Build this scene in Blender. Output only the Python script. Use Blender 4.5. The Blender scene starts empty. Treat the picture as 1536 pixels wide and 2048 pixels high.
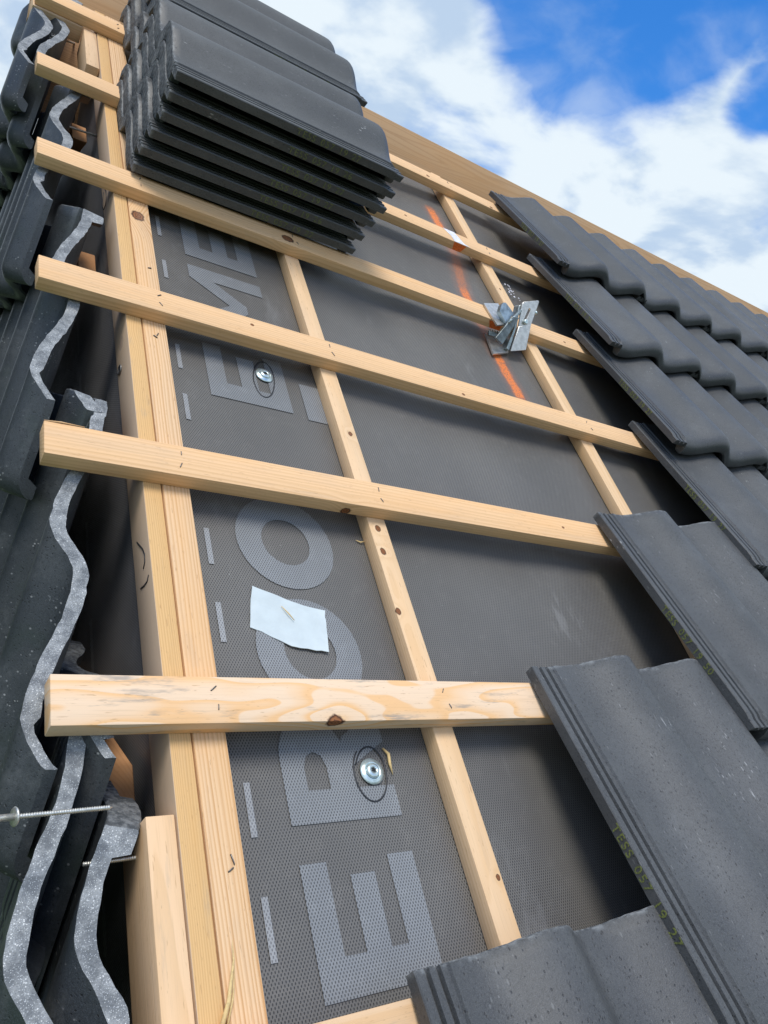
import bpy, bmesh, math, random
from mathutils import Matrix, Vector, noise as mnoise
random.seed(7)
SC = bpy.context.scene
COL = SC.collection
R_ = math.radians
# ------------------------------------------------------------------ frames
# roof frame: x along the battens, y up the slope, z out of the roof (z=0 is the top of the battens); pitch 45 degrees
ROOF = Matrix.Rotation(R_(45), 4, 'X')
CS = math.sqrt(.5)
def W(u, v, n): return ROOF @ Vector((u, v, n))

# ------------------------------------------------------------------ camera
U = Vector((0.82278816, 0.13605441, 0.5518232))
V = Vector((-0.25751789, -0.77629667, 0.57536773))
Nn = Vector((0.50665982, -0.6155101, -0.60369126))
cam_d = bpy.data.cameras.new('camera'); cam = bpy.data.objects.new('camera', cam_d); COL.objects.link(cam)
right = Vector((U.x, V.x, Nn.x)); up = -Vector((U.y, V.y, Nn.y)); back = -Vector((U.z, V.z, Nn.z))
Mc = Matrix((right, up, back)).transposed().to_4x4()
cam.matrix_world = ROOF @ Matrix.Translation((0, 0, .708)) @ Mc
cam_d.sensor_fit = 'VERTICAL'; cam_d.sensor_height = 36; cam_d.sensor_width = 27
cam_d.lens = 36 * 1537.19 / 2048
cam_d.clip_start = .01; cam_d.clip_end = 3000
SC.camera = cam

# ------------------------------------------------------------------ node helper
class G:
    """small expression builder on a node tree"""
    def __init__(s, nt): s.nt = nt
    def n(s, t, **k):
        nd = s.nt.nodes.new(t)
        for a, b in k.items(): setattr(nd, a, b)
        return nd
    def put(s, sock, v):
        if isinstance(v, bpy.types.NodeSocket): s.nt.links.new(v, sock)
        elif v is not None: sock.default_value = v
    def m(s, op, a, b=None, c=None, clamp=False):
        nd = s.n('ShaderNodeMath', operation=op); nd.use_clamp = clamp
        for i, x in enumerate((a, b, c)):
            if x is not None: s.put(nd.inputs[i], x)
        return nd.outputs[0]
    def vm(s, op, a, b=None):
        nd = s.n('ShaderNodeVectorMath', operation=op); s.put(nd.inputs[0], a)
        if b is not None: s.put(nd.inputs[1], b)
        return nd.outputs['Value'] if op in ('LENGTH', 'DISTANCE', 'DOT_PRODUCT') else nd.outputs[0]
    def sep(s, v):
        nd = s.n('ShaderNodeSeparateXYZ'); s.put(nd.inputs[0], v); return nd.outputs[0], nd.outputs[1], nd.outputs[2]
    def comb(s, x, y, z):
        nd = s.n('ShaderNodeCombineXYZ')
        for i, q in enumerate((x, y, z)): s.put(nd.inputs[i], q)
        return nd.outputs[0]
    def scale(s, v, xyz, off=(0, 0, 0)):
        nd = s.n('ShaderNodeMapping'); s.put(nd.inputs[0], v); nd.inputs['Scale'].default_value = xyz; nd.inputs['Location'].default_value = off
        return nd.outputs[0]
    def noise(s, v, sc, det=3, rough=.55, dist=0):
        nd = s.n('ShaderNodeTexNoise'); s.put(nd.inputs['Vector'], v); nd.inputs['Scale'].default_value = sc
        nd.inputs['Detail'].default_value = det; nd.inputs['Roughness'].default_value = rough; nd.inputs['Distortion'].default_value = dist
        return nd.outputs[0]
    def vor(s, v, sc, feat='F1', rnd=1):
        nd = s.n('ShaderNodeTexVoronoi', feature=feat); s.put(nd.inputs['Vector'], v); nd.inputs['Scale'].default_value = sc
        nd.inputs['Randomness'].default_value = rnd; return nd
    def ss(s, x, a, b, lo=0, hi=1):
        nd = s.n('ShaderNodeMapRange', interpolation_type='SMOOTHSTEP'); s.put(nd.inputs[0], x)
        nd.inputs[1].default_value = a; nd.inputs[2].default_value = b; nd.inputs[3].default_value = lo; nd.inputs[4].default_value = hi
        return nd.outputs[0]
    def mix(s, f, a, b, mode='MIX'):
        nd = s.n('ShaderNodeMix', data_type='RGBA', blend_type=mode)
        s.put(nd.inputs[0], f)
        for i, x in ((6, a), (7, b)):
            s.put(nd.inputs[i], x if isinstance(x, bpy.types.NodeSocket) else (*x, 1)[:4])
        return nd.outputs[2]
    def bump(s, h, strength=.5, dist=.001, nrm=None):
        nd = s.n('ShaderNodeBump'); s.put(nd.inputs['Height'], h); nd.inputs['Strength'].default_value = strength; nd.inputs['Distance'].default_value = dist
        if nrm is not None: s.nt.links.new(nrm, nd.inputs['Normal'])
        return nd.outputs[0]
def mat(name):
    m = bpy.data.materials.new(name); m.use_nodes = True; nt = m.node_tree
    bs = nt.nodes['Principled BSDF']; g = G(nt); g.bs = bs
    tc = nt.nodes.new('ShaderNodeTexCoord'); g.obj = tc.outputs['Object']
    g.rnd = nt.nodes.new('ShaderNodeObjectInfo').outputs['Random']
    return m, g
def fin(g, col, rough, nrm=None, spec=.5, metal=0, alpha=None):
    g.put(g.bs.inputs['Base Color'], col if isinstance(col, bpy.types.NodeSocket) else (*col, 1))
    g.put(g.bs.inputs['Roughness'], rough); g.bs.inputs['Metallic'].default_value = metal
    g.bs.inputs['Specular IOR Level'].default_value = spec
    if nrm is not None: g.put(g.bs.inputs['Normal'], nrm)
    if alpha is not None: g.put(g.bs.inputs['Alpha'], alpha)

# ------------------------------------------------------------------ world and sun
SUN_EL, SUN_AZ = R_(68), R_(215)       # elevation; azimuth east of +Y
wd = bpy.data.worlds.new('World'); SC.world = wd; wd.use_nodes = True
g = G(wd.node_tree); nt = wd.node_tree
sky = nt.nodes.new('ShaderNodeTexSky'); sky.sky_type = 'NISHITA'; sky.sun_disc = False
sky.sun_elevation = SUN_EL; sky.sun_rotation = SUN_AZ; sky.air_density = 1.0; sky.dust_density = .3; sky.ozone_density = 3
hs = nt.nodes.new('ShaderNodeHueSaturation'); nt.links.new(sky.outputs[0], hs.inputs['Color']); hs.inputs['Saturation'].default_value = 1.36; hs.inputs['Value'].default_value = 1.95; hs.inputs['Hue'].default_value = .507
D = nt.nodes.new('ShaderNodeTexCoord').outputs['Generated']
# planar cloud coordinates: direction divided by its height
dx, dy, dz = g.sep(D)
hz = g.m('ADD', g.m('MAXIMUM', dz, 0), .22)
P = g.comb(g.m('DIVIDE', dx, hz), g.m('DIVIDE', dy, hz), 0)
n1 = g.noise(P, 3.0, 6, .52, .25)
n1b = g.noise(g.vm('ADD', P, (-.035, .05, 0)), 3.0, 6, .52, .25)
n2 = g.noise(g.vm('ADD', P, (3.1, 7.7, 2.2)), 7.0, 6, .52, .3)
n3 = g.noise(g.vm('ADD', P, (9.1, 1.7, 4.2)), 1.6, 5, .5, .2)
def blob(d, s0, s1):
    d = Vector(d).normalized()
    return g.ss(g.vm('DOT_PRODUCT', D, tuple(d)), math.cos(s0), math.cos(s1))
hole = g.m('MAXIMUM', blob((0.557, 0.575, 0.60), .215, .10), g.m('MULTIPLY', blob((0.717, 0.504, 0.482), .06, .01), .75))
hole = g.m('MAXIMUM', hole, g.m('MULTIPLY', blob((.75, .35, .62), .28, .1), .8))
hole = g.m('MAXIMUM', hole, g.m('MULTIPLY', blob((-.6, .2, .75), .6, .1), .8))
hole = g.m('MAXIMUM', hole, g.m('MULTIPLY', blob((.2, -.6, .75), .6, .1), .8))
cov = g.m('ADD', g.m('MULTIPLY', g.m('SUBTRACT', g.m('ADD', g.m('MULTIPLY', n1, .6), g.m('MULTIPLY', n2, .4)), .5), 2.4), g.m('SUBTRACT', .56, g.m('MULTIPLY', hole, 1.05)))
cf = g.ss(cov, -.16, .40)
wisp = g.m('MULTIPLY', g.ss(g.m('ADD', g.m('MULTIPLY', n2, .6), g.m('MULTIPLY', n3, .4)), .44, .70), .38)
cf = g.m('MAXIMUM', cf, wisp)
shade = g.ss(g.m('ADD', g.m('MULTIPLY', n3, .55), g.m('ADD', g.m('MULTIPLY', n2, .25), g.m('ADD', .1, g.m('MULTIPLY', g.m('SUBTRACT', n1, n1b), 1.6)))), .36, .60)
cc = g.mix(shade, (4.3, 5.5, 7.1), (6.9, 7.7, 8.3))
skyc = g.mix(cf, hs.outputs[0], cc)
bg = nt.nodes['Background']; nt.links.new(skyc, bg.inputs[0]); bg.inputs[1].default_value = .1
sun_d = bpy.data.lights.new('sun', 'SUN'); sun_d.energy = 2.2; sun_d.angle = R_(24); sun_d.color = (1, .95, .87)
sun = bpy.data.objects.new('sun', sun_d); COL.objects.link(sun)
sd = Vector((math.cos(SUN_EL) * math.sin(SUN_AZ), math.cos(SUN_EL) * math.cos(SUN_AZ), math.sin(SUN_EL)))
sun.rotation_euler = sd.to_track_quat('Z', 'Y').to_euler()
SC.view_settings.view_transform = 'Standard'; SC.view_settings.look = 'None'; SC.view_settings.exposure = 0.26; SC.view_settings.gamma = 1

# ------------------------------------------------------------------ materials
def wood(name, seed, light=(.80, .53, .30), late=(.56, .32, .13), ring=.0042, pith=(.03, -.05), knots=(), stain=.25, contrast=.8, tone=1.0, side=None, warp=.022, wx=1.1):
    """solid softwood in the board's own coordinates: x runs along the board"""
    m, g = mat(name); co = g.vm('ADD', g.obj, (seed * 1.7, 0, 0)); x, y, z = g.sep(g.obj)
    w = g.noise(g.scale(co, (wx, 14, 14)), 1, 2)
    w2 = g.noise(g.scale(co, (5, 30, 30)), 1, 2)
    r = g.vm('LENGTH', g.comb(0, g.m('ADD', y, -pith[0]), g.m('ADD', z, -pith[1])))
    r = g.m('ADD', r, g.m('ADD', g.m('MULTIPLY', w, warp), g.m('MULTIPLY', w2, .0035)))
    kf = None
    for (kx, ky, kz, kr) in knots:
        d = g.vm('LENGTH', g.vm('MULTIPLY', g.vm('SUBTRACT', g.obj, (kx, ky, kz)), (.8, 1, 1)))
        r = g.m('ADD', r, g.m('MULTIPLY', g.m('EXPONENT', g.m('MULTIPLY', g.m('POWER', g.m('DIVIDE', d, kr * 2.2), 2), -1)), kr * 1.1))
        dd = g.m('ADD', d, g.m('MULTIPLY', g.noise(co, 160, 2), kr * .5))
        k1 = g.ss(dd, kr * 1.25, kr * .95)
        kc = (k1, dd, kr)
        kf = [kc] if kf is None else kf + [kc]
    fr = g.m('FRACT', g.m('DIVIDE', r, ring))
    rv = g.noise(g.comb(0, 0, g.m('MULTIPLY', r, 1)), 85, 2, .6)
    fr = g.m('FRACT', g.m('ADD', g.m('DIVIDE', r, ring), g.m('MULTIPLY', g.noise(g.comb(1, 0, r), 60, 1), 2.6)))
    band = g.m('MULTIPLY', g.m('MULTIPLY', g.ss(fr, .25, .85), g.ss(fr, 1.0, .9)), g.ss(rv, .30, .62, .25 if ring < .008 else .75, 1))
    fib = g.noise(g.scale(co, (14, 900, 900)), 1, 2, .6)
    fib2 = g.noise(g.scale(co, (3, 120, 120)), 1, 3, .6)
    col = g.mix(g.m('MULTIPLY', band, contrast), light, late)
    col = g.mix(g.m('MULTIPLY', g.ss(fib, .52, .75), .22), col, (.33, .22, .12))
    big = g.noise(g.scale(co, (2.2, 16, 16)), 1, 3)
    col = g.mix(g.m('MULTIPLY', g.ss(big, .45, .7), .45), col, tuple(a * b for a, b in zip(light, (1.0, .86, .66))))
    st = g.noise(g.vm('ADD', g.scale(co, (7, 45, 45)), (5, 5, 5)), 1, 5, .7)
    col = g.mix(g.m('MULTIPLY', g.ss(st, .56, .7), stain), col, (.30, .27, .24))
    dk = g.noise(g.scale(g.vm('ADD', co, (9, 2, 1)), (55, 520, 520)), 1, 2, .5)      # short brown resin flecks
    col = g.mix(g.m('MULTIPLY', g.ss(dk, .66, .74), .5), col, (.34, .18, .08))
    sp = g.vor(g.scale(co, (60, 330, 330)), 1)
    col = g.mix(g.m('MULTIPLY', g.ss(sp.outputs['Distance'], .12, .05), .35), col, (.2, .12, .06))
    if tone != 1: col = g.mix(1, col, (tone, tone, tone), 'MULTIPLY')
    for (k1, dd, kr) in (kf or []):
        kr_ = g.m('FRACT', g.m('DIVIDE', dd, kr * .33))
        kcol = g.mix(g.ss(kr_, .2, .9), (.30, .12, .045), (.13, .05, .025))
        kcol = g.mix(g.ss(dd, kr * .8, kr * 1.05), kcol, (.05, .02, .012))
        col = g.mix(k1, col, kcol)
    if side is not None:      # the planed left face is greyer than the rough sawn edge
        col = g.mix(g.m('MULTIPLY', g.m('GREATER_THAN', y, side), .75), col, g.mix(g.m('MULTIPLY', band, .3), (.60, .47, .36), (.50, .36, .25)))
    gr_ = g.noise(g.scale(co, (3, 22, 22)), 1, 4, .65); col = g.mix(g.m('MULTIPLY', g.ss(gr_, .5, .75), .16), col, (.42, .36, .30))
    h = g.m('ADD', g.m('MULTIPLY', fib, .5), g.m('ADD', g.m('MULTIPLY', band, -.25), g.m('MULTIPLY', fib2, .5)))
    fin(g, col, .72, g.bump(h, .35, .0006), .25)
    return m

def tile_mat(name, base=(.052, .060, .070), rough=.40, scuff=.0, green=.0, raw=False, dust=.0):
    m, g = mat(name)
    co = g.vm('ADD', g.obj, g.comb(g.m('MULTIPLY', g.rnd, 7.3), g.m('MULTIPLY', g.rnd, 3.1), 0))
    big = g.noise(co, 7, 4); mid = g.noise(co, 60, 4, .6); fine = g.noise(co, 900, 2, .6)
    col = g.mix(g.ss(big, .3, .7), tuple(a * .86 for a in base), tuple(a * 1.14 for a in base))
    col = g.mix(g.m('MULTIPLY', g.ss(fine, .45, .7), .55), col, tuple(a * 1.9 for a in base))
    col = g.mix(1, col, g.comb(g.m('ADD', .86, g.m('MULTIPLY', g.rnd, .3)), g.m('ADD', .86, g.m('MULTIPLY', g.rnd, .3)), g.m('ADD', .86, g.m('MULTIPLY', g.rnd, .3))), 'MULTIPLY')
    dst = g.ss(g.noise(g.vm('ADD', g.scale(co, (1, .5, 1)), (2, 5, 1)), 6, 6, .7), .5, .78); col = g.mix(g.m('MULTIPLY', dst, .30), col, (.20, .205, .205))
    g2 = g.noise(g.scale(co, (420, 260, 420)), 1, 3, .7); col = g.mix(g.m('MULTIPLY', g.ss(g2, .5, .72), .6), col, tuple(a * .35 for a in base))
    scr = g.noise(g.scale(g.vm('ADD', co, (0, .3, 0)), (330, 26, 330)), 1, 3, .7); sa = g.ss(g.noise(co, 13, 3, .6), .60, .70)
    col = g.mix(g.m('MULTIPLY', g.m('MULTIPLY', g.ss(scr, .62, .70), sa), .7), col, (.42, .43, .44))
    pits = g.vor(g.scale(co, (230, 140, 230)), 1)
    pm = g.m('MULTIPLY', g.ss(pits.outputs['Distance'], .26, .13), g.ss(mid, .42, .56))
    col = g.mix(g.m('MULTIPLY', pm, .75), col, (.012, .012, .014))
    # pale mineral scuffs and lime specks
    sv = g.vor(g.scale(co, (230, 70, 230)), 1)
    area = g.ss(g.noise(g.vm('ADD', g.scale(co, (1, .55, 1)), (4.2, 1.1, .3)), 9, 3, .6), .60, .72)
    sm = g.m('MULTIPLY', g.m('MULTIPLY', g.ss(sv.outputs['Distance'], .30, .17), g.ss(mid, .50, .58)), area)
    col = g.mix(g.m('MULTIPLY', sm, .55 + scuff), col, (.42, .43, .43))
    if scuff:
        a2 = g.ss(g.noise(co, 14, 5, .75), .52, .72)
        col = g.mix(g.m('MULTIPLY', a2, .22 * scuff), col, (.28, .29, .29))
        s2 = g.vor(g.scale(co, (150, 55, 150)), 1)
        sm2 = g.m('MULTIPLY', g.ss(s2.outputs['Distance'], .22, .12), g.ss(g.noise(co, 38, 3), .54, .6))
        col = g.mix(g.m('MULTIPLY', sm2, .6 * scuff), col, (.45, .46, .46))
    if green: col = g.mix(g.m('MULTIPLY', g.ss(g.noise(co, 11, 3), .5, .7), green), col, (.03, .05, .035))
    rg = g.m('ADD', rough, g.m('MULTIPLY', big, .12))
    h = g.m('ADD', g.m('MULTIPLY', fine, .5), g.m('SUBTRACT', g.m('MULTIPLY', mid, .5), g.m('MULTIPLY', pm, .8)))
    ox, oy, oz = g.sep(g.obj)           # lime bloom and chips along the head edge
    hd = g.m('MULTIPLY', g.ss(g.m('ADD', oy, g.m('MULTIPLY', g.noise(co, 45, 4, .7), .016)), .0005, .009), g.ss(mid, .42, .6))
    col = g.mix(g.m('MULTIPLY', hd, .55), col, (.30, .32, .33))
    fin(g, col, rg, g.bump(h, .45, .0011), .45)
    return m
M_TILE = tile_mat('tile_surface', (.062, .065, .068), scuff=.25)
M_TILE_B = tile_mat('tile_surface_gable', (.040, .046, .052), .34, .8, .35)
m, g = mat('tile_raw_edge')            # untrowelled head ends
nz = g.noise(g.obj, 120, 6, .7); nf = g.noise(g.obj, 420, 3, .7); nb = g.noise(g.obj, 28, 3, .6)
c_ = g.mix(g.ss(nz, .4, .65), (.075, .082, .088), (.22, .23, .235)); c_ = g.mix(g.m('MULTIPLY', g.ss(nb, .5, .68), .6), c_, (.21, .215, .215))
fin(g, c_, .85, g.bump(g.m('ADD', g.m('MULTIPLY', nf, .5), nz), .9, .003), .3); M_RAW = m
m, g = mat('tile_cut_concrete')        # sawn section
v1 = g.vor(g.obj, 620); v2 = g.vor(g.vm('ADD', g.obj, (1, 2, 3)), 330); nb = g.noise(g.obj, 60, 4, .65); nf = g.noise(g.obj, 700, 2)
c_ = g.mix(g.ss(nb, .35, .65), (.15, .162, .175), (.31, .325, .335))
c_ = g.mix(g.m('MULTIPLY', g.ss(v1.outputs['Distance'], .30, .18), .55), c_, (.72, .76, .78))
c_ = g.mix(g.m('MULTIPLY', g.m('MULTIPLY', g.ss(v2.outputs['Distance'], .25, .15), g.ss(nb, .42, .58)), .75), c_, (.85, .86, .85))
c_ = g.mix(g.m('MULTIPLY', g.ss(nf, .55, .7), .5), c_, (.12, .13, .14))
fin(g, c_, .75, g.bump(g.m('ADD', nb, g.m('MULTIPLY', nf, .4)), .8, .003), .4); M_CUT = m

def membrane_mat(name, base, dot, paint=False, dots=True, letter=False):
    m, g = mat(name); x, y, z = g.sep(g.obj)
    P_ = .0038
    k = 2 * math.pi / P_
    if name.startswith('wall'): x, y = y, z
    wob = g.noise(g.obj, 3, 2)
    a = g.m('ADD', g.m('MULTIPLY', x, k), g.m('MULTIPLY', wob, 4))
    b = g.m('ADD', g.m('MULTIPLY', y, k * .6), g.m('MULTIPLY', wob, 3))
    f = g.m('MULTIPLY', g.m('COSINE', a), g.m('COSINE', b))      # staggered dots
    dotm = g.ss(f, .05, .6)
    big = g.noise(g.scale(g.obj, (2.4, 1.5, 2)), 1, 5, .6); mid = g.noise(g.obj, 40, 5, .7); fine = g.noise(g.obj, 700, 2)
    col = g.mix(g.ss(big, .3, .7), tuple(c * .88 for c in base), tuple(c * 1.15 for c in base))
    col = g.mix(g.m('MULTIPLY', g.ss(mid, .5, .75), .25), col, tuple(min(1, c * 1.7) for c in base))
    col = g.mix(g.m('MULTIPLY', dotm, .9), col, dot)
    # dust smears and tiny debris
    sm = g.m('MULTIPLY', g.ss(g.noise(g.vm('ADD', g.scale(g.obj, (9, 3, 1)), (2, 3, 0)), 1, 6, .7), .60, .78), .35)
    col = g.mix(sm, col, (.30, .30, .30))
    sv = g.vor(g.obj, 38); col = g.mix(g.m('MULTIPLY', g.ss(sv.outputs['Distance'], .035, .02), .5), col, (.5, .5, .48))
    if paint:   # pale rubbed hand marks
        rd = g.vm('LENGTH', g.comb(g.m('DIVIDE', g.m('SUBTRACT', x, 1.02), .055), g.m('DIVIDE', g.m('SUBTRACT', y, .545), .075), 0))
        stn = g.noise(g.scale(g.obj, (75, 14, 1)), 1, 3, .6)
        col = g.mix(g.m('MULTIPLY', g.m('MULTIPLY', g.ss(rd, 1.1, .3), g.ss(stn, .48, .66)), .18), col, (.42, .42, .42))
    if paint:   # a sprayed orange line running up the slope
        n_ = g.noise(g.obj, 30, 4, .6); nb = g.noise(g.obj, 7, 3)
        cx = g.m('ADD', 1.214, g.ss(y, 1.53, 1.80, 0, .046)); cx = g.m('ADD', cx, g.ss(y, 1.27, 1.14, 0, .006))
        d = g.m('ABSOLUTE', g.m('SUBTRACT', x, cx)); d = g.m('ADD', d, g.m('MULTIPLY', g.m('SUBTRACT', n_, .5), .016))
        core = g.ss(d, .021, .007); halo = g.ss(d, .045, .010)
        end = g.m('MULTIPLY', g.ss(y, 1.14, 1.17), g.ss(y, 2.02, 1.97))
        seg = g.m('ADD', .25, g.m('MULTIPLY', .75, g.m('MAXIMUM', g.m('MAXIMUM', g.ss(g.m('ABSOLUTE', g.m('SUBTRACT', y, 1.51)), .09, .03), g.ss(y, 1.86, 1.91)), g.ss(y, 1.40, 1.33))))
        al = g.m('MULTIPLY', g.m('ADD', g.m('MULTIPLY', core, seg), g.m('MULTIPLY', halo, .14), clamp=True), end)
        al = g.m('MULTIPLY', al, g.ss(g.noise(g.obj, 260, 3, .7), .30, .52))
        col = g.mix(al, col, (.78, .20, .035))
    rgh = g.m('ADD', .36, g.m('MULTIPLY', mid, .2))
    h = g.m('ADD', g.m('MULTIPLY', dotm, -.5), g.m('MULTIPLY', fine, .2))
    bn = g.bump(g.noise(g.obj, 2.5, 3), .6, .02)
    fin(g, col, rgh, g.bump(h, .5, .0006, bn), .55)
    return m
M_MEM = membrane_mat('membrane', (.142, .135, .125), (.018, .018, .018), True)
M_WMEM = membrane_mat('wall_membrane', (.19, .19, .20), (.03, .03, .033))
M_LET = membrane_mat('membrane_print', (.225, .235, .245), (.05, .053, .056))
M_LETD = membrane_mat('membrane_print_dash', (.30, .31, .32), (.12, .12, .13))

def simple(name, col, rough=.5, metal=0, bumpsc=None, bs=.3, spec=.5, var=.15):
    m, g = mat(name); n_ = g.noise(g.obj, bumpsc or 60, 4, .6)
    c_ = g.mix(g.ss(n_, .3, .7), tuple(a * (1 - var) for a in col), tuple(min(1, a * (1 + var)) for a in col))
    fin(g, c_, rough, g.bump(n_, bs, .0006), spec, metal); return m
M_ZINC = simple('zinc_plated_steel', (.62, .74, .76), .32, .7, 150, .2)
M_ALU = simple('aluminium', (.62, .62, .61), .38, .85, 90, .25)
M_GALV = simple('galvanised_steel', (.34, .40, .42), .35, .85, 60, .3, var=.35)
M_DGALV = simple('dull_galvanised_steel', (.17, .20, .21), .45, .75, 60, .3, var=.35)
M_SCREW = simple('screw_steel', (.66, .65, .60), .38, .8, 300, .2)
M_STAPLE = simple('staple_wire', (.24, .23, .22), .4, .8, 200, .2)
M_BLACK = simple('painted_shade_black', (.01, .01, .01), .7)  # flat black that paints the shade inside small hollows
M_INK = simple('marker_ink', (.022, .024, .030), .45, 0, 200, .1, var=.4)
M_PAPER = simple('white_foil', (.56, .63, .65), .5, 0, 45, .5, var=.04)
M_WHITE = simple('white_sticker', (.75, .74, .80), .5, 0, 90, .3)
M_ORANGE = simple('orange_spray_paint', (.85, .17, .025), .6, 0, 200, .4, var=.25)
M_STRAW = simple('straw', (.66, .48, .22), .7, 0, 200, .3)
m, g = mat('stamped_code'); n_ = g.noise(g.obj, 420, 3, .7)
fin(g, g.mix(g.ss(n_, .45, .6), (.21, .235, .06), (.09, .105, .04)), .7); M_CODE = m
m, g = mat('stamped_code_faded'); n_ = g.noise(g.obj, 300, 3, .7)
fin(g, g.mix(g.ss(n_, .42, .6), (.15, .175, .06), (.08, .095, .055)), .7); M_CODED = m
M_GROUND = simple('ground_grass', (.06, .09, .035), .9, 0, 2, .3, var=.4)
M_WALL = simple('wall_board', (.05, .05, .055), .8, 0, 8, .3)

# ------------------------------------------------------------------ object helpers
def obj(name, me, mats=(), parent=None, mw=None):
    o = bpy.data.objects.new(name, me); COL.objects.link(o)
    for m_ in (mats if isinstance(mats, (tuple, list)) else (mats,)):
        if me is not None and len(me.materials) < 4 and m_.name not in [q.name for q in me.materials if q]: me.materials.append(m_)
    if parent is not None:
        o.parent = parent
        if mw is not None: o.matrix_local = parent.matrix_world.inverted() @ mw
    elif mw is not None: o.matrix_world = mw
    return o
def tag(o, label=None, cat=None, group=None, kind=None):
    if label: o['label'] = label
    if cat: o['category'] = cat
    if group: o['group'] = group
    if kind: o['kind'] = kind
    return o
def empty(name, mw):
    o = bpy.data.objects.new(name, None); COL.objects.link(o); o.matrix_world = mw; o.empty_display_size = .02; return o
def to_mesh(bm, name, sharp=35, smooth=True):
    if smooth:
        for f in bm.faces: f.smooth = True
        for e in bm.edges:
            if len(e.link_faces) != 2 or e.calc_face_angle(0) > R_(sharp): e.smooth = False
    me = bpy.data.meshes.new(name); bm.to_mesh(me); bm.free(); return me
def box_bm(x0, x1, y0, y1, z0, z1, bev=.0008, bm=None, segs=2):
    own = bm is None
    b = bmesh.new()
    vs = [b.verts.new((x, y, z)) for x in (x0, x1) for y in (y0, y1) for z in (z0, z1)]
    for q in ((0, 1, 3, 2), (4, 6, 7, 5), (0, 4, 5, 1), (2, 3, 7, 6), (0, 2, 6, 4), (1, 5, 7, 3)): b.faces.new([vs[i] for i in q])
    bmesh.ops.recalc_face_normals(b, faces=b.faces)
    if bev: bmesh.ops.bevel(b, geom=list(b.edges), offset=bev, segments=segs, affect='EDGES', profile=.5)
    if own: return b
    t = bpy.data.meshes.new('t'); b.to_mesh(t); b.free(); bm.from_mesh(t); bpy.data.meshes.remove(t); return bm
def lathe(prof, seg=32, bm=None, M=None):
    """prof: (r, z) list; about z"""
    b = bm or bmesh.new(); rings = []; M = M or Matrix.Identity(4)
    for r, z in prof:
        rings.append([b.verts.new(M @ Vector((r * math.cos(2 * math.pi * i / seg), r * math.sin(2 * math.pi * i / seg), z))) for i in range(seg)])
    for a, c in zip(rings, rings[1:]):
        for i in range(seg): b.faces.new((a[i], a[(i + 1) % seg], c[(i + 1) % seg], c[i]))
    b.faces.new(rings[0][::-1]); b.faces.new(rings[-1]); return b
def tube(pts, r, seg=8, bm=None, taper=None):
    b = bm or bmesh.new(); pts = [Vector(p) for p in pts]; rings = []
    for i, p in enumerate(pts):
        t = (pts[min(i + 1, len(pts) - 1)] - pts[max(i - 1, 0)]).normalized()
        a = t.orthogonal().normalized(); c = t.cross(a); rr = r * (taper[i] if taper else 1)
        if i and rings:
            a0 = (rings[-1][0].co - pts[i - 1]); a = (a0 - t * a0.dot(t)).normalized(); c = t.cross(a)
        rings.append([b.verts.new(p + (a * math.cos(2 * math.pi * k / seg) + c * math.sin(2 * math.pi * k / seg)) * rr) for k in range(seg)])
    for a, c in zip(rings, rings[1:]):
        for i in range(seg): b.faces.new((a[i], a[(i + 1) % seg], c[(i + 1) % seg], c[i]))
    b.faces.new(rings[0][::-1]); b.faces.new(rings[-1]); return b
def prism(poly, z0, z1, bev=0, holes=()):
    """flat outline with thickness; holes handled by triangle fill"""
    b = bmesh.new(); loops = [poly] + list(holes); es = []; vs_all = []
    for L in loops:
        vs = [b.verts.new((x, y, z1)) for x, y in L]; vs_all.append(vs)
        for i in range(len(vs)): es.append(b.edges.new((vs[i], vs[(i + 1) % len(vs)])))
    bmesh.ops.triangle_fill(b, use_beauty=True, use_dissolve=False, edges=es, normal=(0, 0, 1))
    if z0 is not None:
        r = bmesh.ops.extrude_face_region(b, geom=list(b.faces))
        for v in r['geom']:
            if isinstance(v, bmesh.types.BMVert): v.co.z = z0
    bmesh.ops.recalc_face_normals(b, faces=b.faces)
    return b

# ------------------------------------------------------------------ setting
gp = bmesh.new(); bmesh.ops.create_grid(gp, x_segments=2, y_segments=2, size=900)
tag(obj('ground', to_mesh(gp, 'ground', smooth=False), M_GROUND, mw=Matrix.Translation((0, 0, -4.6))), kind='structure')

RY = 1.615                                # ridge line (world y)
# house body under the membranes
b = bmesh.new(); prof = [(-2.2, -4.59), (-2.2, -2.3), (RY, RY - .1), (2 * RY + 2.2, -2.3), (2 * RY + 2.2, -4.59)]
a0 = [b.verts.new((.30, y, z)) for y, z in prof]; a1 = [b.verts.new((8, y, z)) for y, z in prof]
b.faces.new(a0); b.faces.new(a1[::-1])
for i in range(5): b.faces.new((a0[i], a1[i], a1[(i + 1) % 5], a0[(i + 1) % 5]))
bmesh.ops.recalc_face_normals(b, faces=b.faces)
tag(obj('house', to_mesh(b, 'house', smooth=False), M_WALL), 'dark body of the house under the unfinished tiled roof', 'house')
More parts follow.
